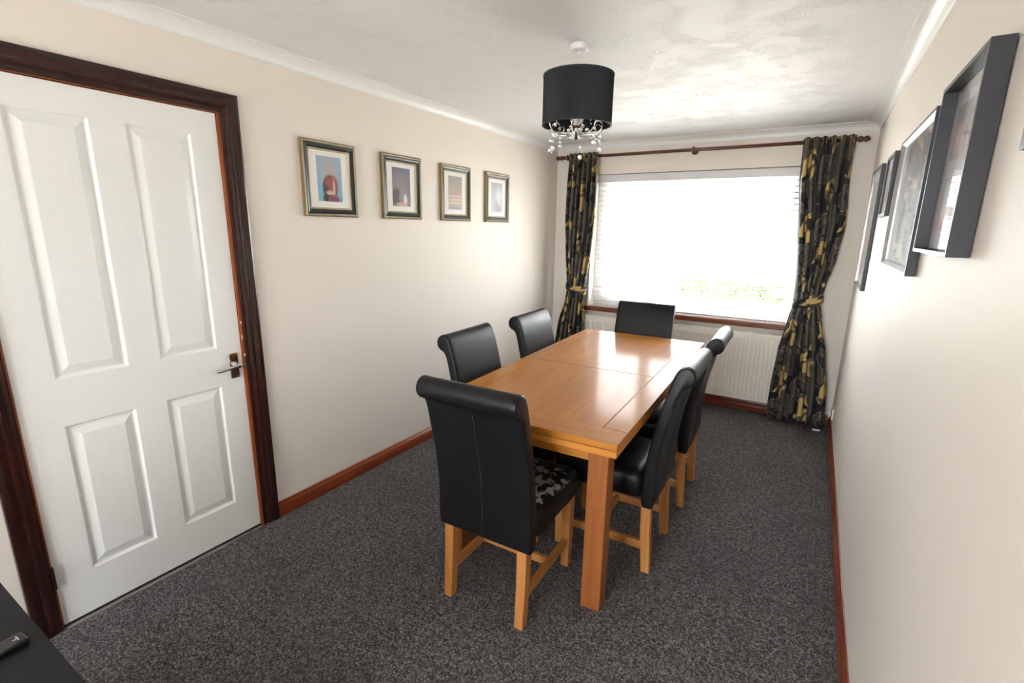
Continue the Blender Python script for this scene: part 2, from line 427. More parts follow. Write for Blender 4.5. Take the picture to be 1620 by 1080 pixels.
# drop the interior walls between cells
cells = {}
for f in list(bm.faces):
    key = tuple(sorted(tuple(round(q, 4) for q in v_.co) for v_ in f.verts)); cells.setdefault(key, []).append(f)
kill = [f for fs in cells.values() if len(fs) > 1 for f in fs]
bmesh.ops.delete(bm, geom=kill, context='FACES_ONLY')
mk('door_leaf', bm, M['door_white'], door)
fd = lambda a, b, h: (LX+h, a, b)
for (a0, a1, b0, b1) in PA:
    bm = frame_ring([(0, -.0002), (.003, -.0015), (.007, -.0075), (.012, -.0095), (.016, -.0090), (.020, -.0085), (.044, -.0010), (.046, -.0004)], a0, a1, b0, b1, fd, False)
    q = [fd(a0+.046, b0+.046, -.0004), fd(a1-.046, b0+.046, -.0004), fd(a1-.046, b1-.046, -.0004), fd(a0+.046, b1-.046, -.0004)]
    bm.faces.new([bm.verts.new(p) for p in q]); bmesh.ops.remove_doubles(bm, verts=bm.verts, dist=1e-5)
    mk('raised_panel', bm, M['door_white'], door)
# lining, architrave with ogee section, mitred head
mk('jamb', BM(-.12, .003, LY1+.003, DY1+.0, 0, DZ), M['jamb'], door); mk('jamb', BM(-.12, .003, DY0, LY0-.003, 0, DZ), M['jamb'], door)
mk('head_lining', BM(-.12, .003, LY0-.003, LY1+.003, LZ1+.003, DZ), M['jamb'], door)
arch = [(0, .0005), (0, .006), (.006, .008), (.016, .0085), (.028, .014), (.034, .0155), (.042, .014), (.050, .0165), (.062, .021), (.072, .021), (.080, .018), (.082, .012), (.082, .0005)]
def arc_pt(o_, h, k_):   # k_: 0 left foot, 1 left top, 2 right top, 3 right foot ; o_ measured outward from the opening
    y = {0: LY0-.008-o_, 1: LY0-.008-o_, 2: LY1+.014+o_, 3: LY1+.014+o_}[k_]
    z = {0: .001, 3: .001, 1: LZ1+.006+o_, 2: LZ1+.006+o_}[k_]
    return (h, y, z)
for nm, a, b, mt in (('architrave', 0, 1, 'archi'), ('architrave', 2, 3, 'archi'), ('architrave_head', 1, 2, 'archi_h')):
    bm = bmesh.new(); loops(bm, [[arc_pt(o_, h, a) for o_, h in arch], [arc_pt(o_, h, b) for o_, h in arch]], True, True)
    mk(nm, bm, M[mt], door)
for zc in (.225, 1.75):
    hg = mk('hinge', BM(-.004, .004, LY0-.010, LY0+.002, zc-.045, zc+.045), M['archi'], door, .001)
    bm = bmesh.new(); lathe(bm, [(.0045, zc-.045), (.0045, zc+.045)], 12, (.0065, LY0-.003, 0)); mk('knuckle', bm, M['archi'], hg, smooth=False)
mk('strike_plate', BM(.0025, .0045, LY1+.002, LY1+.012, .865, .905), M['brass'], door, .0005)
for zc, dz, yy in ((1.075, .006, .006), (1.005, .010, .004), (.918, .006, .008)):
    mk('paint_chip', BM(.0028, .0040, LY1+yy, LY1+yy+.005, zc-dz, zc+dz), M['mat'], door, .0008)
hd = mk('handle_plate', BM(LX+.0002, LX+.006, -3.368, -3.325, .815, .937), M['chrome'], door, .0025)
tag(hd, 'polished chrome lever handle plate')
bm = bmesh.new(); lathe(bm, [(.013, LX+.006), (.013, LX+.012), (.009, LX+.016), (.009, LX+.046), (.011, LX+.052)], 20, (0, -3.3455, .882), 'X')
tube(bm, catmull([(LX+.048, -3.336, .883), (LX+.050, -3.36, .882), (LX+.050, -3.40, .877), (LX+.047, -3.43, .873), (LX+.040, -3.448, .874)], 5), [.008]*4+[.0075]*6+[.0065]*6+[.0075]*5, 12)
mk('lever', bm, M['chrome'], hd, smooth=True)
for y_ in (-3.361, -3.332):
    for z_ in (.822, .930):
        bm = bmesh.new(); lathe(bm, [(.0038, LX+.0058), (.0034, LX+.0074), (.001, LX+.0078)], 12, (0, y_, z_), 'X'); mk('screw', bm, M['chrome'], hd)
th = tag(mk('threshold_strip', BM(-.05, .018, LY0+.004, LY1-.004, .0005, .006), M['steel'], door, .003), 'worn metal threshold strip')

# ------------------------------------------------------------------ window (far wall) and unseen patio window added behind the camera to light the room
def glazed(win, x0, x1, z0, z1, y0, y1, f=.045):
    """sash: four bars and a pane"""
    mk('sash', frame_ring([(0, y0), (0, y1), (f, y1), (f, y0)], x0, x1, z0, z1, lambda a, b, h: (a, h, b)), M['upvc'], win, .003)
    mk('pane', BM(x0+f-.004, x1-f+.004, (y0+y1)/2-.002, (y0+y1)/2+.002, z0+f-.004, z1-f+.004), M['pane'], win)
win = thing('window_1', kind='structure')
Y0, Y1 = .125, .185
mk('window_frame', frame_ring([(0, Y0), (0, Y1), (.05, Y1), (.05, Y0)], WX0, WX1, WZ0+.022, WZ1, lambda a, b, h: (a, h, b)), M['upvc'], win, .003)
MXA = .985
mk('mullion', BM(MXA-.03, MXA+.03, Y0, Y1, WZ0+.072, WZ1-.05), M['upvc'], win, .003)
mk('transom', BM(MXA+.03, WX1-.05, Y0, Y1, 1.635, 1.685), M['upvc'], win, .003)
glazed(win, WX0+.05, MXA-.03, WZ0+.072, WZ1-.05, Y0-.012, Y1-.01)
glazed(win, MXA+.03, WX1-.05, 1.685, WZ1-.05, Y0-.012, Y1-.01)
mk('pane', BM(MXA+.028, WX1-.048, .15, .154, WZ0+.070, 1.637), M['pane'], win)
mk('window_sill', BM(WX0-.028, WX1+.028, -.034, 0, .742, .783), M['sill'], win, .008, 3)
mk('sill_board', BM(WX0, WX1, 0, .125, WZ0, .7832), M['sill'], win)
wn2 = thing('added_rear_window', kind='structure')  # unseen glazing, added as a second light source for door and walls
mk('window_frame', frame_ring([(0, YB-.16), (0, YB-.09), (.05, YB-.09), (.05, YB-.16)], PX0, PX1, .001, PZ1, lambda a, b, h: (a, h, b)), M['upvc'], wn2, .003)
glazed(wn2, PX0+.05, 1.29, .05, PZ1-.05, YB-.15, YB-.11, .07); glazed(wn2, 1.29, PX1-.05, .05, PZ1-.05, YB-.15, YB-.11, .07)

# venetian blind
bl = thing('venetian_blind', 'white wooden venetian blind with open slats filling the window', 'blind', (1.292, .045, 2.03))
BX = .856
mk('headrail', BM(-BX, BX, -.022, .030, -.045, -.002), M['slat'], bl, .002)
mk('valance', BM(-BX-.012, BX+.012, -.036, -.026, -.066, 0), M['valance'], bl, .003)
def slat_bm():
    bm = bmesh.new(); pts = []
    for i in range(7):
        t = i/6-.5; pts.append((t*.048, .0016-(t*2)**2*.0016))
    poly = [(a, b+.0012) for a, b in pts]+[(a, b-.0012) for a, b in pts[::-1]]
    return extrude(poly, lambda a, b, t: (t, a, b), (-BX, BX))
s0 = None; NS = 25; ZT, ZBt = -.098, -1.196
for i in range(NS):
    z = ZT+(ZBt-ZT)*i/(NS-1)
    if s0 is None: s0 = mk('slat', slat_bm(), M['slat'], bl, smooth=True); s = s0
    else: s = s0.copy(); C.objects.link(s)
    s.location = (0, 0, z); s.rotation_euler = (math.radians(-7+random.uniform(-1.5, 1.5)), 0, 0)
mk('bottom_rail', BM(-BX, BX, -.024, .024, -1.238, -1.222), M['slat'], bl, .003)
for x in (-.70, -.235, .235, .70):
    bm = bmesh.new()
    for y in (-.027, .027): tube(bm, [(x, y, -.04), (x, y, -1.228)], .0008, 5)
    mk('ladder_cord', bm, M['plastic'], bl)
    mk('cord_plug', BM(x-.006, x+.006, -.0275, -.0235, -1.236, -1.226), M['greyprint'], bl, .001)
bm = bmesh.new(); tube(bm, [(-.80, -.04, -.05), (-.802, -.042, -.65)], .0012, 5); tube(bm, [(-.802, -.042, -.65), (-.802, -.042, -.70)], [.003, .006], 8); mk('pull_cord', bm, M['plastic'], bl)

# ------------------------------------------------------------------ outside
k = NB('mown_lawn', .9); v = k.obj(); k.col(k.ramp(k.noise(v, 3, 4), [(.3, (.22, .27, .15)), (.7, (.32, .37, .22))])); M['lawn'] = k.m
M['pave'] = paint('pale_paving', (.50, .48, .45), .8, 20); M['leaf'] = plain('hedge_green', (.17, .23, .12), .6)
M['render'] = paint('pale_render', (.62, .60, .56), .9)
struct('ground', BM(-22, 24, .25, 34, -.55, -.45), M['lawn']); struct('ground_rear', BM(-12, 14, -22, YB-.25, -.25, -.15), M['pave'])
struct('front_bounce_paving', BM(-22, 24, .25, 9.6, -.45, -.44), M['pave'])  # pale paving added outside to bounce light up to the ceiling
def hedge(name, x0, x1, y0, y1, z1, n, label):
    bm = bmesh.new(); rnd = random.Random(int(x0*10+99))
    for i in range(n):
        p = Vector((rnd.uniform(x0, x1), rnd.uniform(y0, y1), 0)); e = rnd.random()
        p.z = -.45+(z1+.45)*(1-e*e*.9)
        if rnd.random() < .5: p.y = y0+rnd.uniform(0, .12)
        a = Vector((rnd.gauss(0, 1), rnd.gauss(0, 1), rnd.gauss(0, 1))).normalized(); b = a.orthogonal().normalized()
        r = rnd.uniform(.05, .10); bm.faces.new([bm.verts.new(p+q) for q in (a*r, b*r*.55, -a*r, -b*r*.55)])
    h = thing(name, label, 'hedge', ((x0+x1)/2, (y0+y1)/2, -.45))
    f = mk('foliage', bm, M['leaf'], h); tag(f, kind='stuff'); f.location = -Vector(h.location)
    c = mk('hedge_core', BM(x0+.08, x1-.08, y0+.08, y1-.08, -.45, z1-.12), M['leaf'], h); c.location = -Vector(h.location)
hedge('hedge', -1.2, 1.8, 11.0, 11.9, .12, 5000, 'low green hedge outside seen through the right of the blind')
hedge('hedge', -6.2, -3.9, 9.9, 10.9, .75, 5000, 'taller green bush outside seen through the left of the blind')
ext = tag(mk('garden_wall', BM(-22, 24, 13.5, 13.7, -.45, .55), M['render']), 'pale low boundary wall outside beyond the hedges', 'wall')

# ------------------------------------------------------------------ radiator
rd = thing('radiator', 'long cream panel radiator fixed to the wall under the window', 'radiator', (1.31, -.06, .115))
RX = .93; bm = bmesh.new(); n = 56; row = []
for i in range(n):
    x0 = -RX+.02+(2*RX-.04)*i/n; wv = (2*RX-.04)/n
    row += [(x0+wv*.05, 0), (x0+wv*.22, -.0065), (x0+wv*.72, -.0065), (x0+wv*.90, 0)]
row = [(-RX, 0)]+row+[(RX, 0)]
YF = -.036
zr = [(.0, 0, .006), (.006, 0, 0), (.028, 0, 0), (.040, 1, 0), (.535, 1, 0), (.548, 0, 0), (.584, 0, 0), (.590, 0, .006)]
rings = [[(x, YF+y*kk+off, z) for x, y in row] for z, kk, off in zr]
loops(bm, rings, False); mk('front_panel', bm, M['radiator'], rd, smooth=False)
mk('back_panel', BM(-RX, RX, .020, .034, 0, .588), M['radiator'], rd, .004)
for sx in (-1, 1): mk('end_panel', BM(min(sx*RX, sx*(RX-.004)), max(sx*RX, sx*(RX-.004)), YF+.002, .034, .002, .588), M['radiator'], rd, .001)
bm = bmesh.new()
for i in range(60): box(bm, -RX+.02+i*.0307, -RX+.034+i*.0307, YF+.006, .020, .583, .590)
box(bm, -RX, RX, YF+.002, YF+.008, .580, .5905); box(bm, -RX, RX, .014, .020, .580, .5905)
mk('top_grille', bm, M['radiator'], rd)
mk('wall_bracket', BM(-.60, -.56, .034, .0595, .10, .50), M['steel'], rd); mk('wall_bracket', BM(.56, .60, .034, .0595, .10, .50), M['steel'], rd)
for sx in (-1, 1):
    bm = bmesh.new(); x = sx*(RX+.03); tube(bm, [(x, 0, -.114), (x, 0, .03), (x-sx*.034, 0, .035)], .0075, 10); lathe(bm, [(.014, .03), (.016, .035), (.016, .085), (.010, .092)], 16, (x, 0, 0))
    mk('valve', bm, M['plastic'], rd)

# ------------------------------------------------------------------ curtain pole and curtains
PZ, PY = 2.190, -.085
pl = thing('curtain_pole', 'dark wooden curtain pole with turned finials above the window', 'curtain pole', (1.29, 0, PZ))
bm = bmesh.new(); lathe(bm, [(.0135, -1.185), (.0135, 1.120)], 20, (0, PY, 0), 'X'); mk('pole', bm, M['pole'], pl, smooth=True)
fp = [(.0135, 0), (.019, .004), (.019, .012), (.012, .018), (.012, .024), (.020, .034), (.023, .042), (.018, .052), (.013, .060), (.020, .072), (.0225, .080), (.016, .092), (.008, .100), (.003, .104)]
for sx, x0 in ((-1, -1.170), (1, 1.118)):
    bm = bmesh.new(); lathe(bm, [(r, x0+sx*z*.95) for r, z in fp], 20, (0, PY, 0), 'X'); mk('finial', bm, M['pole'], pl, smooth=True)
for x in (-1.145, .006, 1.085):
    bm = bmesh.new(); lathe(bm, [(.030, -.0005), (.030, -.010), (.022, -.016), (.010, -.022), (.010, PY+.016)], 18, (x, 0, 0), 'Y')
    b_ = mk('bracket', bm, M['pole'], pl, smooth=False)
    bm = bmesh.new(); pts = [(x, PY+.021*math.cos(a*PI/10), .021*math.sin(a*PI/10)) for a in range(21)]; tube(bm, pts, .0062, 10, False); mk('bracket_ring', bm, M['pole'], b_, smooth=True)
    bm = bmesh.new(); lathe(bm, [(.002, -.034), (.010, -.031), (.013, -.024), (.010, -.018)], 14, (x, PY, 0), 'Y'); mk('bracket_boss', bm, M['pole'], b_, smooth=True)

def lerp_rows(rows, z):
    for a, b in zip(rows, rows[1:]):
        if a[0] >= z >= b[0]:
            t = (a[0]-z)/(a[0]-b[0]); t = t*t*(3-2*t)*.35+t*.65
            return [p+(q-p)*t for p, q in zip(a[1:], b[1:])]
    return rows[-1][1:]
def curtain(label, rows, N, fabric, seed, tie_z, hook_x, ph0):
    cx = (rows[0][1]+rows[0][2])/2; o = thing('curtain', label, 'curtain', (cx, PY, PZ)); off = Vector(o.location)
    rnd = random.Random(seed); bm = bmesh.new(); uvl = bm.loops.layers.uv.new('UVMap')
    nu, nv = N*18, 96; grid = []; jit = [rnd.uniform(-.35, .35) for _ in range(N*2+2)]; jm = [rnd.uniform(.7, 1.25) for _ in range(N*2+2)]
    for j in range(nv+1):
        z = rows[0][0]+(rows[-1][0]-rows[0][0])*j/nv; xl, xr, yc, am = lerp_rows(rows, z); fall = min(1, j/(nv*.25)); r = []
        for i in range(nu+1):
            s = i/nu; q = s*N*2; a_ = int(q); t = q-a_
            jj = jit[a_]*(1-t)+jit[a_+1]*t; mm = jm[a_]*(1-t)+jm[a_+1]*t
            ph = 2*PI*N*s+ph0+jj*fall*1.1+.25*math.sin(z*3+seed)*fall
            amp = am*(1+(mm-1)*fall)
            r.append(Vector((xl+(xr-xl)*s+.006*math.sin(2*ph)*fall, yc+amp*math.cos(ph)+.012*math.sin(s*5+z*2)*fall, z)))
        grid.append(r)
    vv = [[bm.verts.new(p-off) for p in r] for r in grid]
    for j in range(nv):
        for i in range(nu):
            f = bm.faces.new((vv[j][i], vv[j][i+1], vv[j+1][i+1], vv[j+1][i]))
            for l, (a, b) in zip(f.loops, ((j, i), (j, i+1), (j+1, i+1), (j+1, i))):
                l[uvl].uv = (b/nu*fabric+seed*.37, grid[a][b].z+5)
    c = mk('cloth', bm, M['curtain'], o, smooth=True); m = c.modifiers.new('thick', 'SOLIDIFY'); m.thickness = .003; m.offset = 0
    xl, xr = rows[0][1:3]
    for i in range(2*N):                       # metal eyelets where the cloth crosses the pole
        s = (i+.5-ph0/PI)/(2*N)
        if not 0 < s < 1: continue
        x = xl+(xr-xl)*s-off.x; bm = bmesh.new()
        sl = (1 if i % 2 else -1)*.5
        pts = [(x+.023*sl*math.cos(a*PI/8)*.4, .023*math.cos(a*PI/8), .023*math.sin(a*PI/8)) for a in range(17)]
        tube(bm, pts, .003, 6, False); mk('eyelet', bm, M['champ'], o, smooth=True)
    xl, xr, yc, am = lerp_rows(rows, tie_z); bm = bmesh.new(); uvl = bm.loops.layers.uv.new('UVMap'); P = []
    cxm, hw = (xl+xr)/2, (xr-xl)/2+.012
    for i in range(41):                        # tieback band: round the gathered cloth, up to a hook on the wall side
        a = 2*PI*i/40; x = cxm+hw*math.cos(a); y = yc+.006+(am+.020)*math.sin(a)
        zt = tie_z+.022*(x-cxm)/hw*(1 if hook_x > cxm else -1)+.004*math.sin(5*a)
        P.append((x, y, zt))
    prof = [(-.034, 0), (-.030, .004), (0, .007), (.030, .004), (.034, 0)]
    rg = []
    for (x, y, z) in P:
        n_ = Vector((x-cxm, (y-yc)*2, 0)).normalized(); rg.append([bm.verts.new(Vector((x, y, z+h))+n_*w_-off) for h, w_ in prof])
    for i in range(40):
        for j in range(4):
            f = bm.faces.new((rg[i][j], rg[i+1][j], rg[i+1][j+1], rg[i][j+1]))
            for l, (a, b) in zip(f.loops, ((i, j), (i+1, j), (i+1, j+1), (i, j+1))): l[uvl].uv = (a*.011+.21, prof[b][0]*1.4+.62)
    t = mk('tieback', bm, M['curtain'], o, smooth=True); m = t.modifiers.new('thick', 'SOLIDIFY'); m.thickness = .003
    bm = bmesh.new(); lathe(bm, [(.012, -.001), (.012, -.008), (.004, -.012), (.004, -.04), (.009, -.044), (.009, -.050)], 14, (hook_x, 0, tie_z+.03), 'Y')
    h = mk('tieback_hook', bm, M['brass'], o); h.location = -off
    return o
cr = curtain('patterned black and gold curtain tied back at the right side of the window',
    [(2.224, 2.092, 2.425, PY, .033), (1.95, 2.100, 2.420, -.095, .036), (1.60, 2.135, 2.440, -.110, .036), (1.30, 2.165, 2.415, -.115, .034), (1.12, 2.186, 2.375, -.118, .032),
     (1.00, 2.190, 2.362, -.120, .030), (.88, 2.165, 2.385, -.132, .034), (.60, 2.125, 2.450, -.160, .036), (.30, 2.105, 2.495, -.165, .036), (.035, 2.100, 2.510, -.165, .040)], 6, .80, 3, 1.00, 2.33, .0)
lc = mk('lining_corner', BM(-.028, .024, -.135, -.100, -PZ+.004, -PZ+.012), M['mat'], cr, .004); tag(lc, 'white lining corner showing at the hem'); lc.location = (.21, 0, 0)
curtain('patterned black and gold curtain tied back at the left side of the window',
    [(2.224, .180, .462, PY, .030), (1.95, .172, .462, -.090, .034), (1.60, .170, .462, -.105, .034), (1.30, .185, .440, -.112, .032), (1.05, .205, .405, -.115, .030),
     (.95, .212, .392, -.118, .028), (.85, .200, .400, -.125, .030), (.60, .145, .425, -.150, .034), (.30, .110, .440, -.155, .034), (.035, .095, .450, -.155, .038)], 6, .80, 5, .96, .24, PI)

# ------------------------------------------------------------------ dining table
tb = thing('dining_table', 'long honey oak extending dining table with square legs, six chairs round it', 'table', (1.3035, -2.0384, 0), .0301)
X, Y = .432, .962
def board(nm, x0, x1, y0, y1, mt, z0=.754, z1=.780, bv=.0012): return mk(nm, BM(x0, x1, y0, y1, z0, z1), M[mt], tb, bv, 2)
g = .0024
board('end_board', -X, X, -Y, -Y+.132-g, 'top_x'); board('end_board', -X, X, Y-.132+g, Y, 'top_x')
board('side_rail', -X, -X+.100-g, -Y+.132, Y-.132, 'top_y'); board('side_rail', X-.100+g, X, -Y+.132, Y-.132, 'top_y')
board('centre_rail', -X+.100, X-.100, -.048+g, .048-g, 'top_x')
board('field_panel', -X+.100, X-.100, -Y+.132, -.048, 'top_field', z1=.7792); board('field_panel', -X+.100, X-.100, .048, Y-.132, 'top_field', z1=.7792)
board('extension_leaf', -X+.002, X-.002, -Y+.003, -.001, 'top_x', .724, .7505, .002); board('extension_leaf', -X+.002, X-.002, .001, Y-.003, 'top_x', .724, .7505, .002)
mk('sub_top', BM(-X+.012, X-.012, -Y+.012, Y-.012, .7504, .7542), M['archi'], tb)
A, B, T = X-.050, Y-.070, .081
mk('apron_end', BM(-A+T, A-T, -B+.008, -B+.030, .655, .7238), M['top_x'], tb, .001); mk('apron_end', BM(-A+T, A-T, B-.030, B-.008, .655, .7238), M['top_x'], tb, .001)
mk('apron_side', BM(-A+.008, -A+.030, -B+T, B-T, .655, .7238), M['top_y'], tb, .001); mk('apron_side', BM(A-.030, A-.008, -B+T, B-T, .655, .7238), M['top_y'], tb, .001)
lg = None
for sx in (-1, 1):
    for sy in (-1, 1):
        if lg is None: lg = mk('leg', BM(-T/2, T/2, -T/2, T/2, .0005, .7238), M['tleg'], tb, .003); l_ = lg
        else: l_ = lg.copy(); C.objects.link(l_)
        l_.location = (sx*(A-T/2), sy*(B-T/2), 0)

# ------------------------------------------------------------------ dining chairs
BP = [(-.190, .345), (-.188, .45), (-.196, .55), (-.216, .68), (-.243, .81), (-.268, .91), (-.283, .955), (-.299, .983), (-.323, .996), (-.348, .990), (-.365, .967), (-.364, .938), (-.348, .918), (-.327, .908),
      (-.309, .878), (-.288, .79), (-.262, .67), (-.246, .55), (-.242, .45), (-.240, .345), (-.216, .335)]
BPC = catmull(BP, 3, True)
def seam_bm(x, pts, d=.0012):
    bm = bmesh.new(); tube(bm, [(x, a, b) for a, b in pts], d, 5); return bm
def offset(pts, d):
    out = []
    for i, p in enumerate(pts):
        a = Vector(pts[max(0, i-1)]); b = Vector(pts[min(len(pts)-1, i+1)]); t = (b-a).normalized(); out.append((p[0]-t.y*d, p[1]+t.x*d))
    return out
def taper(x, y, s=1):   # chair leg: square section, slightly tapered and raked
    bm = bmesh.new(); rk = -.020 if y < 0 else .0
    secs = [(.385, 0, .0215, .0225), (.20, rk*.25, .0205, .0215), (.0005, rk, .0185, .0195)]
    loops(bm, [[(x+i*a, y+dy+j*b, z) for i, j in ((-1, -1), (1, -1), (1, 1), (-1, 1))] for z, dy, a, b in secs], True, True); return bm
def make_chair(label, worn=False):
    t = thing('dining_chair', label, 'chair', group='dining chairs around the table')
    L_ = M['leather']
    HWc = .213
    bm = extrude(BPC, lambda a, b, s: (s, a, b), (-HWc, -HWc+.03, 0, HWc-.03, HWc))
    mk('backrest', bm, L_, t, .013, 4, True, ang=.9)
    bm = bmesh.new(); sec = []
    x0, x1, y0, y1 = -.210, .210, -.188, .238
    def rr(ins, z, r=.035):
        pts = []
        for cx, cy, a0 in ((x1-ins-r, y1-ins-r, 0), (x0+ins+r, y1-ins-r, 1), (x0+ins+r, y0+ins+r, 2), (x1-ins-r, y0+ins+r, 3)):
            for q in range(5): a = (a0+q/4)*PI/2; pts.append((cx+r*math.cos(a), cy+r*math.sin(a), z))
        return pts
    prof = [(.030, .374), (.004, .374), (.000, .380), (-.001, .42), (.000, .458), (.006, .476), (.020, .489), (.045, .496), (.09, .500)]
    loops(bm, [rr(i_, z) for i_, z in prof], True, True)
    mk('seat', bm, M['leather_worn'] if worn else L_, t, smooth=True)
    mk('back_seam', seam_bm(0, offset(BPC[42:58], -.0004), .0016), M['thread'], t, smooth=True)
    for sx in (-1, 1): mk('edge_seam', seam_bm(sx*.192, offset(BPC[12:44], -.0003), .0011), M['thread'], t, smooth=True)
    for sx in (-1, 1):
        mk('leg', taper(sx*.172, -.207), M['cleg'], t, .0025); mk('leg', taper(sx*.172, .208), M['cleg'], t, .0025)
        mk('side_stretcher', BM(sx*.172-.011, sx*.172+.011, -.196, .190, .110, .148), M['cstr'], t, .002)
    mk('cross_stretcher', BM(-.161, .161, .015, .037, .112, .146), M['cstrx'], t, .002)
    return t
ch = make_chair('black leather scroll-back chair with peeling seat at the near end of the table', True)
ch.location = (1.300, -2.928, 0); ch.rotation_euler.z = .02
c0 = make_chair('black leather scroll-back chair on the right side of the table, nearest the camera')
spots = [(1.570, -2.395, PI/2+.02, None), (1.573, -1.745, PI/2+.03, 'black leather scroll-back chair on the right side of the table, nearer the window'),
         (1.245, -1.215, PI+.02, 'black leather scroll-back chair at the far end of the table under the window'),
         (1.045, -2.465, -PI/2+.03, 'black leather scroll-back chair on the left side of the table, nearer the door'),
         (1.062, -1.80, -PI/2+.03, 'black leather scroll-back chair on the left side of the table, nearer the left curtain')]
for i, (x, y, a, lb) in enumerate(spots):
    o = c0 if i == 0 else copy_tree(c0)
    o.location = (x, y, 0); o.rotation_euler.z = a
    if lb: o['label'] = lb

# ------------------------------------------------------------------ pendant light
pn = thing('pendant_light', 'black pleated drum pendant light with crystal drops hanging from the ceiling', 'ceiling light', (1.288, -2.41, H))
bm = bmesh.new(); lathe(bm, [(.040, 0), (.042, -.010), (.040, -.022), (.032, -.027), (.012, -.029), (.010, -.040), (.004, -.044)], 28); mk('ceiling_rose', bm, M['plastic'], pn, smooth=False, bevel=.001)
bm = bmesh.new(); tube(bm, [(0, 0, -.04), (0, 0, -.20)], .0022, 8); mk('flex', bm, M['plastic'], pn, smooth=True)
ZT_, ZB_ = -.125, -.325; RS = .152
k = NB('black_pleated_organza', .62, .3); k.col((.018, .019, .024)); M['shade'] = k.m
bm = bmesh.new(); n = 240
rings = []
for z, dr in ((ZT_, 0), (ZB_, 0)): rings.append([((RS+(.0022 if i % 2 else 0))*math.cos(2*PI*i/n), (RS+(.0022 if i % 2 else 0))*math.sin(2*PI*i/n), z) for i in range(n)])
for z in (ZB_, ZT_): rings.append([((RS-.003)*math.cos(2*PI*i/n), (RS-.003)*math.sin(2*PI*i/n), z) for i in range(n)])
rings.append(rings[0]); loops(bm, rings); bmesh.ops.remove_doubles(bm, verts=bm.verts, dist=1e-6)
sh = mk('shade', bm, M['shade'], pn); sh.modifiers.new('w', 'WELD')
for z in (ZT_, ZB_):
    bm = bmesh.new(); lathe(bm, [(RS-.003, z-.004), (RS+.0035, z-.004), (RS+.0035, z+.004), (RS-.003, z+.004), (RS-.003, z-.004)], 64, cap=False); mk('shade_rim', bm, M['shade'], sh)
bm = bmesh.new()
for i in range(3): a = 2*PI*i/3; tube(bm, [(0, 0, -.17), ((RS-.003)*math.cos(a), (RS-.003)*math.sin(a), ZT_-.002)], .0018, 6)
lathe(bm, [(.018, -.17), (.020, -.175), (.020, -.225), (.014, -.235)], 16); mk('lamp_holder', bm, M['chrome'], pn)
bm = bmesh.new(); lathe(bm, [(.014, -.235), (.020, -.250), (.031, -.275), (.033, -.292), (.026, -.314), (.010, -.325)], 20); mk('bulb', bm, M['plastic'], pn, smooth=True)
bm = bmesh.new(); lathe(bm, [(.004, -.325), (.016, -.330), (.022, -.338), (.012, -.348), (.006, -.352), (.006, -.372), (.010, -.378), (.004, -.388)], 16); mk('centre_boss', bm, M['pole'], pn, smooth=True)
def ball(bm, p, r): bmesh.ops.create_icosphere(bm, subdivisions=2, radius=r, matrix=Matrix.Translation(p))
for i in range(8):
    a = 2*PI*(i+.3)/8; ca, sa = math.cos(a), math.sin(a); o1 = .088+.026*(i % 2)
    pts = catmull([(.012, -.335), (.028, -.362-.006*(i % 2)), (o1-.012, -.366), (o1+.020, -.348), (o1+.026, -.322), (o1+.006, -.310), (o1-.010, -.322), (o1-.004, -.338)], 5)
    bm = bmesh.new(); tube(bm, [(r*ca, r*sa, z) for r, z in pts], .0026, 7)
    mk('chrome_scroll', bm, M['chrome'], pn, smooth=True)
    tip = (o1+.020, -.350); L_ = (0, .020, .048)[i % 3]
    for q, (dr, dz, rad) in enumerate(((0, -.010, .0060), (0, -.030-L_*.5, .0065), (0, -.048-L_, .0105))):
        if L_ == 0 and q == 2: rad = .008
        bm = bmesh.new(); ball(bm, ((tip[0]+dr)*ca, (tip[0]+dr)*sa, tip[1]+dz), rad); mk('crystal_bead', bm, M['crystal'], pn, smooth=True)
    bm = bmesh.new(); tube(bm, [(tip[0]*ca, tip[0]*sa, tip[1]), (tip[0]*ca, tip[0]*sa, tip[1]-.048-L_)], .0005, 4); mk('bead_wire', bm, M['chrome'], pn)
rnd = random.Random(5)
for i in range(16):
    a = rnd.uniform(0, 2*PI); r = rnd.uniform(.03, .125); z = rnd.uniform(-.378, -.318)
    bm = bmesh.new(); ball(bm, (r*math.cos(a), r*math.sin(a), z), rnd.choice((.0075, .009))); mk('crystal_bead', bm, M['crystal'], pn, smooth=True)

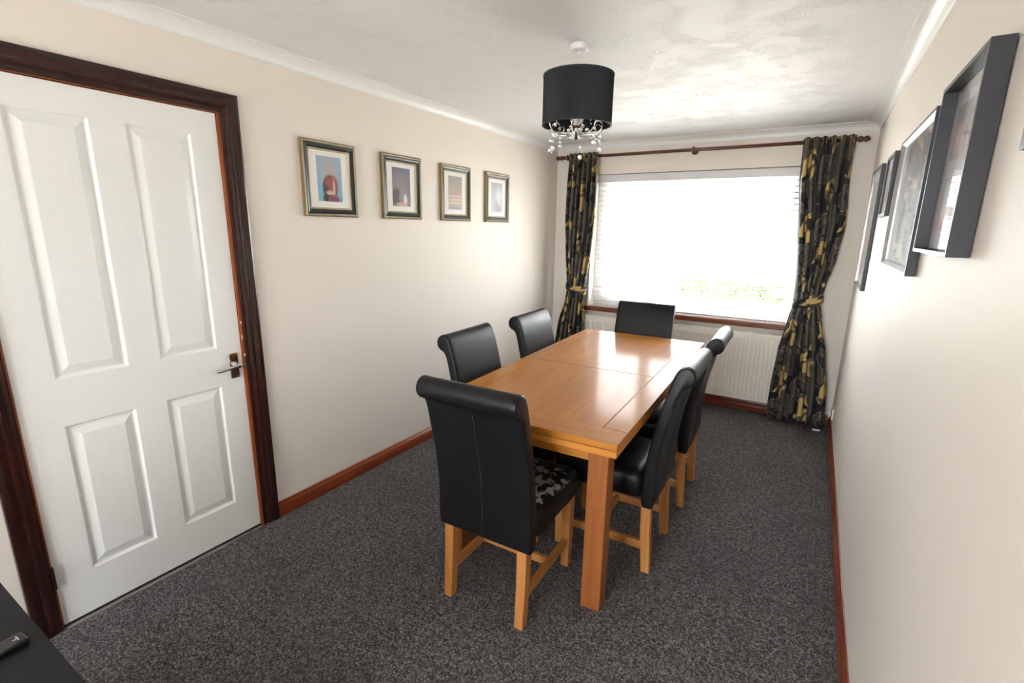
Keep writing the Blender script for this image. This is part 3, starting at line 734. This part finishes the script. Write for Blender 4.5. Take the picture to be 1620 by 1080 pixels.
# ------------------------------------------------------------------ four framed prints on the left wall
prints = [
 ('silver and black framed print of a figure in dark red on blue', print_mat('print_blue', (.30, .42, .52), (.20, .40, .55),
   [(.5, .62, .30, .34, (.42, .38, .38), .5), (.50, .30, .30, .30, (.045, .045, .040), .12), (.62, .38, .20, .20, (.30, .07, .05), .3), (.42, .44, .14, .10, (.26, .06, .045), .4), (.50, .20, .17, .05, (.62, .36, .30), .2), (.66, .30, .045, .20, (.60, .42, .38), .3), (.60, .05, .30, .09, (.20, .04, .08), .3), (.30, .08, .10, .1, (.03, .035, .03), .2)])),
 ('silver and black framed print of a couple against dusky grey', print_mat('print_dusk', (.12, .13, .20), (.20, .16, .15),
   [(.45, .55, .35, .25, (.25, .20, .20), .6), (.20, .20, .24, .26, (.035, .035, .035), .2), (.62, .22, .26, .20, (.26, .21, .20), .3), (.70, .16, .10, .16, (.60, .66, .72), .3), (.50, .05, .30, .05, (.55, .34, .28), .3)])),
 ('silver and black framed print in pink and grey with a banded reflection painted in', print_mat('print_reflected_bands', (.26, .25, .24), (.46, .34, .26),
   [(.5, .62, .40, .22, (.36, .27, .23), .4), (.5, .40, .5, .025, (.60, .46, .36), .5), (.5, .30, .5, .025, (.62, .48, .38), .5), (.5, .20, .5, .025, (.62, .50, .40), .5), (.5, .06, .55, .08, (.27, .27, .28), .3)])),  # three pale bands paint a reflection into the print colour
 ('silver and black framed print in pale grey', print_mat('print_pale', (.36, .37, .42), (.48, .49, .53),
   [(.7, .55, .25, .22, (.62, .62, .66), .6), (.45, .25, .16, .12, (.36, .30, .30), .5), (.6, .12, .28, .1, (.30, .31, .36), .4)]))]  # pale grey gradient with soft lighter and darker spots
for (yc, (lb, pm)) in zip((-2.735, -2.193, -1.645, -1.098), prints):
    fr_ = thing('picture_frame', lb, 'picture', (0, yc, 1.766), group='four matching framed prints on the left wall')
    hw, hh = .173, .191; fn = lambda a, b, h: (h, a, b)
    mk('frame_edge', frame_ring([(0, .001), (0, .016), (.004, .018), (.004, .001)], -hw, hw, -hh, hh, fn), M['champ_edge'], fr_)
    mk('outer_moulding', frame_ring([(.0042, .001), (.0042, .019), (.008, .022), (.013, .0205), (.015, .016), (.015, .001)], -hw, hw, -hh, hh, fn), M['champ'], fr_)
    mk('black_moulding', frame_ring([(.015, .001), (.015, .0165), (.019, .019), (.030, .0165), (.038, .011), (.038, .001)], -hw, hw, -hh, hh, fn), M['blackband'], fr_)
    mk('inner_lip', frame_ring([(.038, .001), (.038, .0115), (.041, .0125), (.045, .0105), (.047, .007), (.047, .001)], -hw, hw, -hh, hh, fn), M['champ'], fr_)
    mk('mount', BM(.001, .0050, -hw+.046, hw-.046, -hh+.046, hh-.046), M['mat'], fr_)
    px, pz0, pz1 = .079, -.112, .118
    uvquad('print', [(.0055, -px, pz0), (.0055, px, pz0), (.0055, px, pz1), (.0055, -px, pz1)], pm, fr_, (-.0004, 0, 0))

# ------------------------------------------------------------------ box frames on the right wall
def rframe(lb, y0, y1, z0, z1, d, th_, rec, mat_fr, mat_mt, pics, group=None, lip=None):
    yc, zc = (y0+y1)/2, (z0+z1)/2; hw, hh = (y1-y0)/2, (z1-z0)/2
    f = thing('box_frame', lb, 'picture', (W, yc, zc), group=group); fn = lambda a, b, h: (-h, a, b)
    mk('frame', frame_ring([(0, .003), (0, d), (th_, d), (th_, .003)], -hw, hw, -hh, hh, fn), mat_fr, f, .0008)
    if lip: mk('inner_lip', frame_ring([(th_, d-.004), (th_, d-.001), (th_+lip, d-rec*.6), (th_+lip, d-rec)], -hw, hw, -hh, hh, fn), M['frame_grey'], f)
    mk('mount', BM(-(d-rec), -.004, -hw+th_*.9, hw-th_*.9, -hh+th_*.9, hh-th_*.9), mat_mt, f)
    for (a0, a1, b0, b1, pm) in pics:
        x = -(d-rec)-.0006; a0, a1 = hw*a0, hw*a1; b0, b1 = hh*b0, hh*b1
        uvquad('print', [(x, a1, b0), (x, a0, b0), (x, a0, b1), (x, a1, b1)], pm, f, (.0004, 0, 0))
    mk('glass', BM(-(d-rec)-.005, -(d-rec)-.003, -hw+th_, hw-th_, -hh+th_, hh-th_), M['pglass'], f)
    mk('hanger', BM(-.003, -.0003, -.03, .03, hh-.05, hh-.03), M['steel'], f)
    return f
pA = print_mat('snapshot_brown', (.20, .18, .17), (.24, .15, .13), [(.5, .4, .3, .3, (.40, .24, .19), .4), (.4, .75, .2, .14, (.10, .09, .09), .4)])
pB = print_mat('snapshot_orange', (.34, .20, .14), (.30, .17, .12), [(.5, .55, .3, .26, (.50, .33, .24), .4), (.6, .15, .3, .14, (.07, .06, .06), .4)])
pC = print_mat('snapshot_grey_red', (.28, .26, .26), (.42, .10, .08), [(.5, .55, .3, .3, (.34, .30, .29), .5)])
pD = print_mat('collage', (.26, .17, .14), (.42, .41, .40), mosaic=7)
pE = print_mat('tall_print', (.24, .23, .23), (.36, .34, .33), [(.5, .7, .35, .2, (.42, .40, .39), .5), (.5, .3, .35, .2, (.16, .15, .15), .5)])
rframe('deep charcoal box frame holding four snapshots in a grey mount', -3.170, -2.735, 1.484, 1.912, .043, .010, .032, M['frame_dark'], M['greymat'],
       [(-.70, -.08, .10, .72, pB), (.08, .70, .10, .72, pA), (-.70, -.08, -.72, -.10, pB), (.08, .70, -.72, -.10, pC)])
rframe('wide charcoal frame filled with a collage of small photographs', -2.570, -1.840, 1.400, 1.905, .030, .010, .020, M['frame_dark'], M['greymat'], [(-.95, .95, -.92, .92, pD)], lip=.014)
rframe('small square charcoal frame between the collage and the tall frame', -1.520, -1.225, 1.617, 1.918, .021, .016, .010, M['frame_dark'], M['mat'], [(-.5, .5, -.5, .5, pE)])
rframe('tall narrow charcoal frame nearest the window on the right wall', -.940, -.370, 1.192, 1.926, .022, .016, .012, M['frame_dark'], M['mat'], [(-.62, -.04, -.80, .80, pE), (.08, .62, -.80, .80, pA)], lip=.008)
rframe('grey-brown frame corner at the right edge of the photo', -3.86, -3.405, 1.668, 2.02, .019, .020, .010, plain('grey_brown_frame', (.12, .09, .095), .4), M['mat'], [(-.6, .6, -.6, .6, pA)])

# ------------------------------------------------------------------ double socket low on the right wall
so = thing('wall_socket', 'white plastic double socket low on the right wall by the curtain', 'socket', (W, -.175, .168))
mk('face_plate', BM(-.011, -.0003, -.073, .073, -.043, .043), M['plastic'], so, .003)
for sy in (-1, 1):
    mk('rocker', BM(-.0135, -.010, sy*.045-.006, sy*.045+.006, .014, .032), M['plastic'], so, .001)
    for dy, dz, a, b in ((0, -.004, .0022, .005), (-.011, -.022, .004, .002), (.011, -.022, .004, .002)): mk('pin_slot', BM(-.0113, -.0105, sy*.036+dy-a, sy*.036+dy+a, dz-b, dz+b), M['blackgloss'], so)

# ------------------------------------------------------------------ black sideboard and remote, near left corner
CT = .60
sb = thing('sideboard', 'low matt black sideboard beside the door in the near left corner', 'cabinet', (.66, -4.545, 0))
mk('top_panel', BM(-.24, .66, -.235, .228, CT-.022, CT), M['blackboard'], sb, .0012)
mk('side_panel', BM(-.22, -.20, -.22, .212, .06, CT-.022), M['blackboard'], sb, .001); mk('side_panel', BM(.62, .64, -.22, .212, .06, CT-.022), M['blackboard'], sb, .001)
mk('back_panel', BM(-.20, .62, .200, .210, .06, CT-.022), M['blackboard'], sb); mk('bottom_panel', BM(-.20, .62, -.215, .200, .06, .08), M['blackboard'], sb)
for x0, x1 in ((-.198, .209), (.211, .618)):
    d_ = mk('cupboard_door', BM(x0, x1, -.235, -.217, .084, CT-.026), M['blackboard'], sb, .001)
    xh = x1-.03 if x1 < .3 else x0+.03
    mk('knob', lathe(bmesh.new(), [(.006, -.2348), (.006, -.250), (.013, -.254), (.013, -.260), (.008, -.263)], 16, (xh, 0, .36), 'Y'), M['chrome'], d_)
for x in (-.18, .60):
    for y in (-.19, .18): mk('foot', BM(x-.02, x+.02, y-.02, y+.02, .0005, .0595), M['blackboard'], sb, .002)
rm = thing('remote_control', 'slim glossy black remote control lying on the black sideboard', 'remote control', (.862, -4.347, CT+.0005), math.radians(-90))
RT = math.radians(-84)
rm.rotation_euler.z = RT
mk('casing', BM(-.002, .175, -.021, .021, 0, .017), M['blackgloss'], rm, .005, 3)
bm = bmesh.new(); box(bm, .010, .013, -.008, .008, .0170, .0174); box(bm, .010, .020, .0, .003, .0170, .0174); mk('top_marking', bm, M['greyprint'], rm)
for i in range(5):
    for j in (-1, 0, 1): mk('button', BM(.045+i*.02, .055+i*.02, j*.012-.004, j*.012+.004, .0168, .0185), M['frame_dark'], rm, .001)
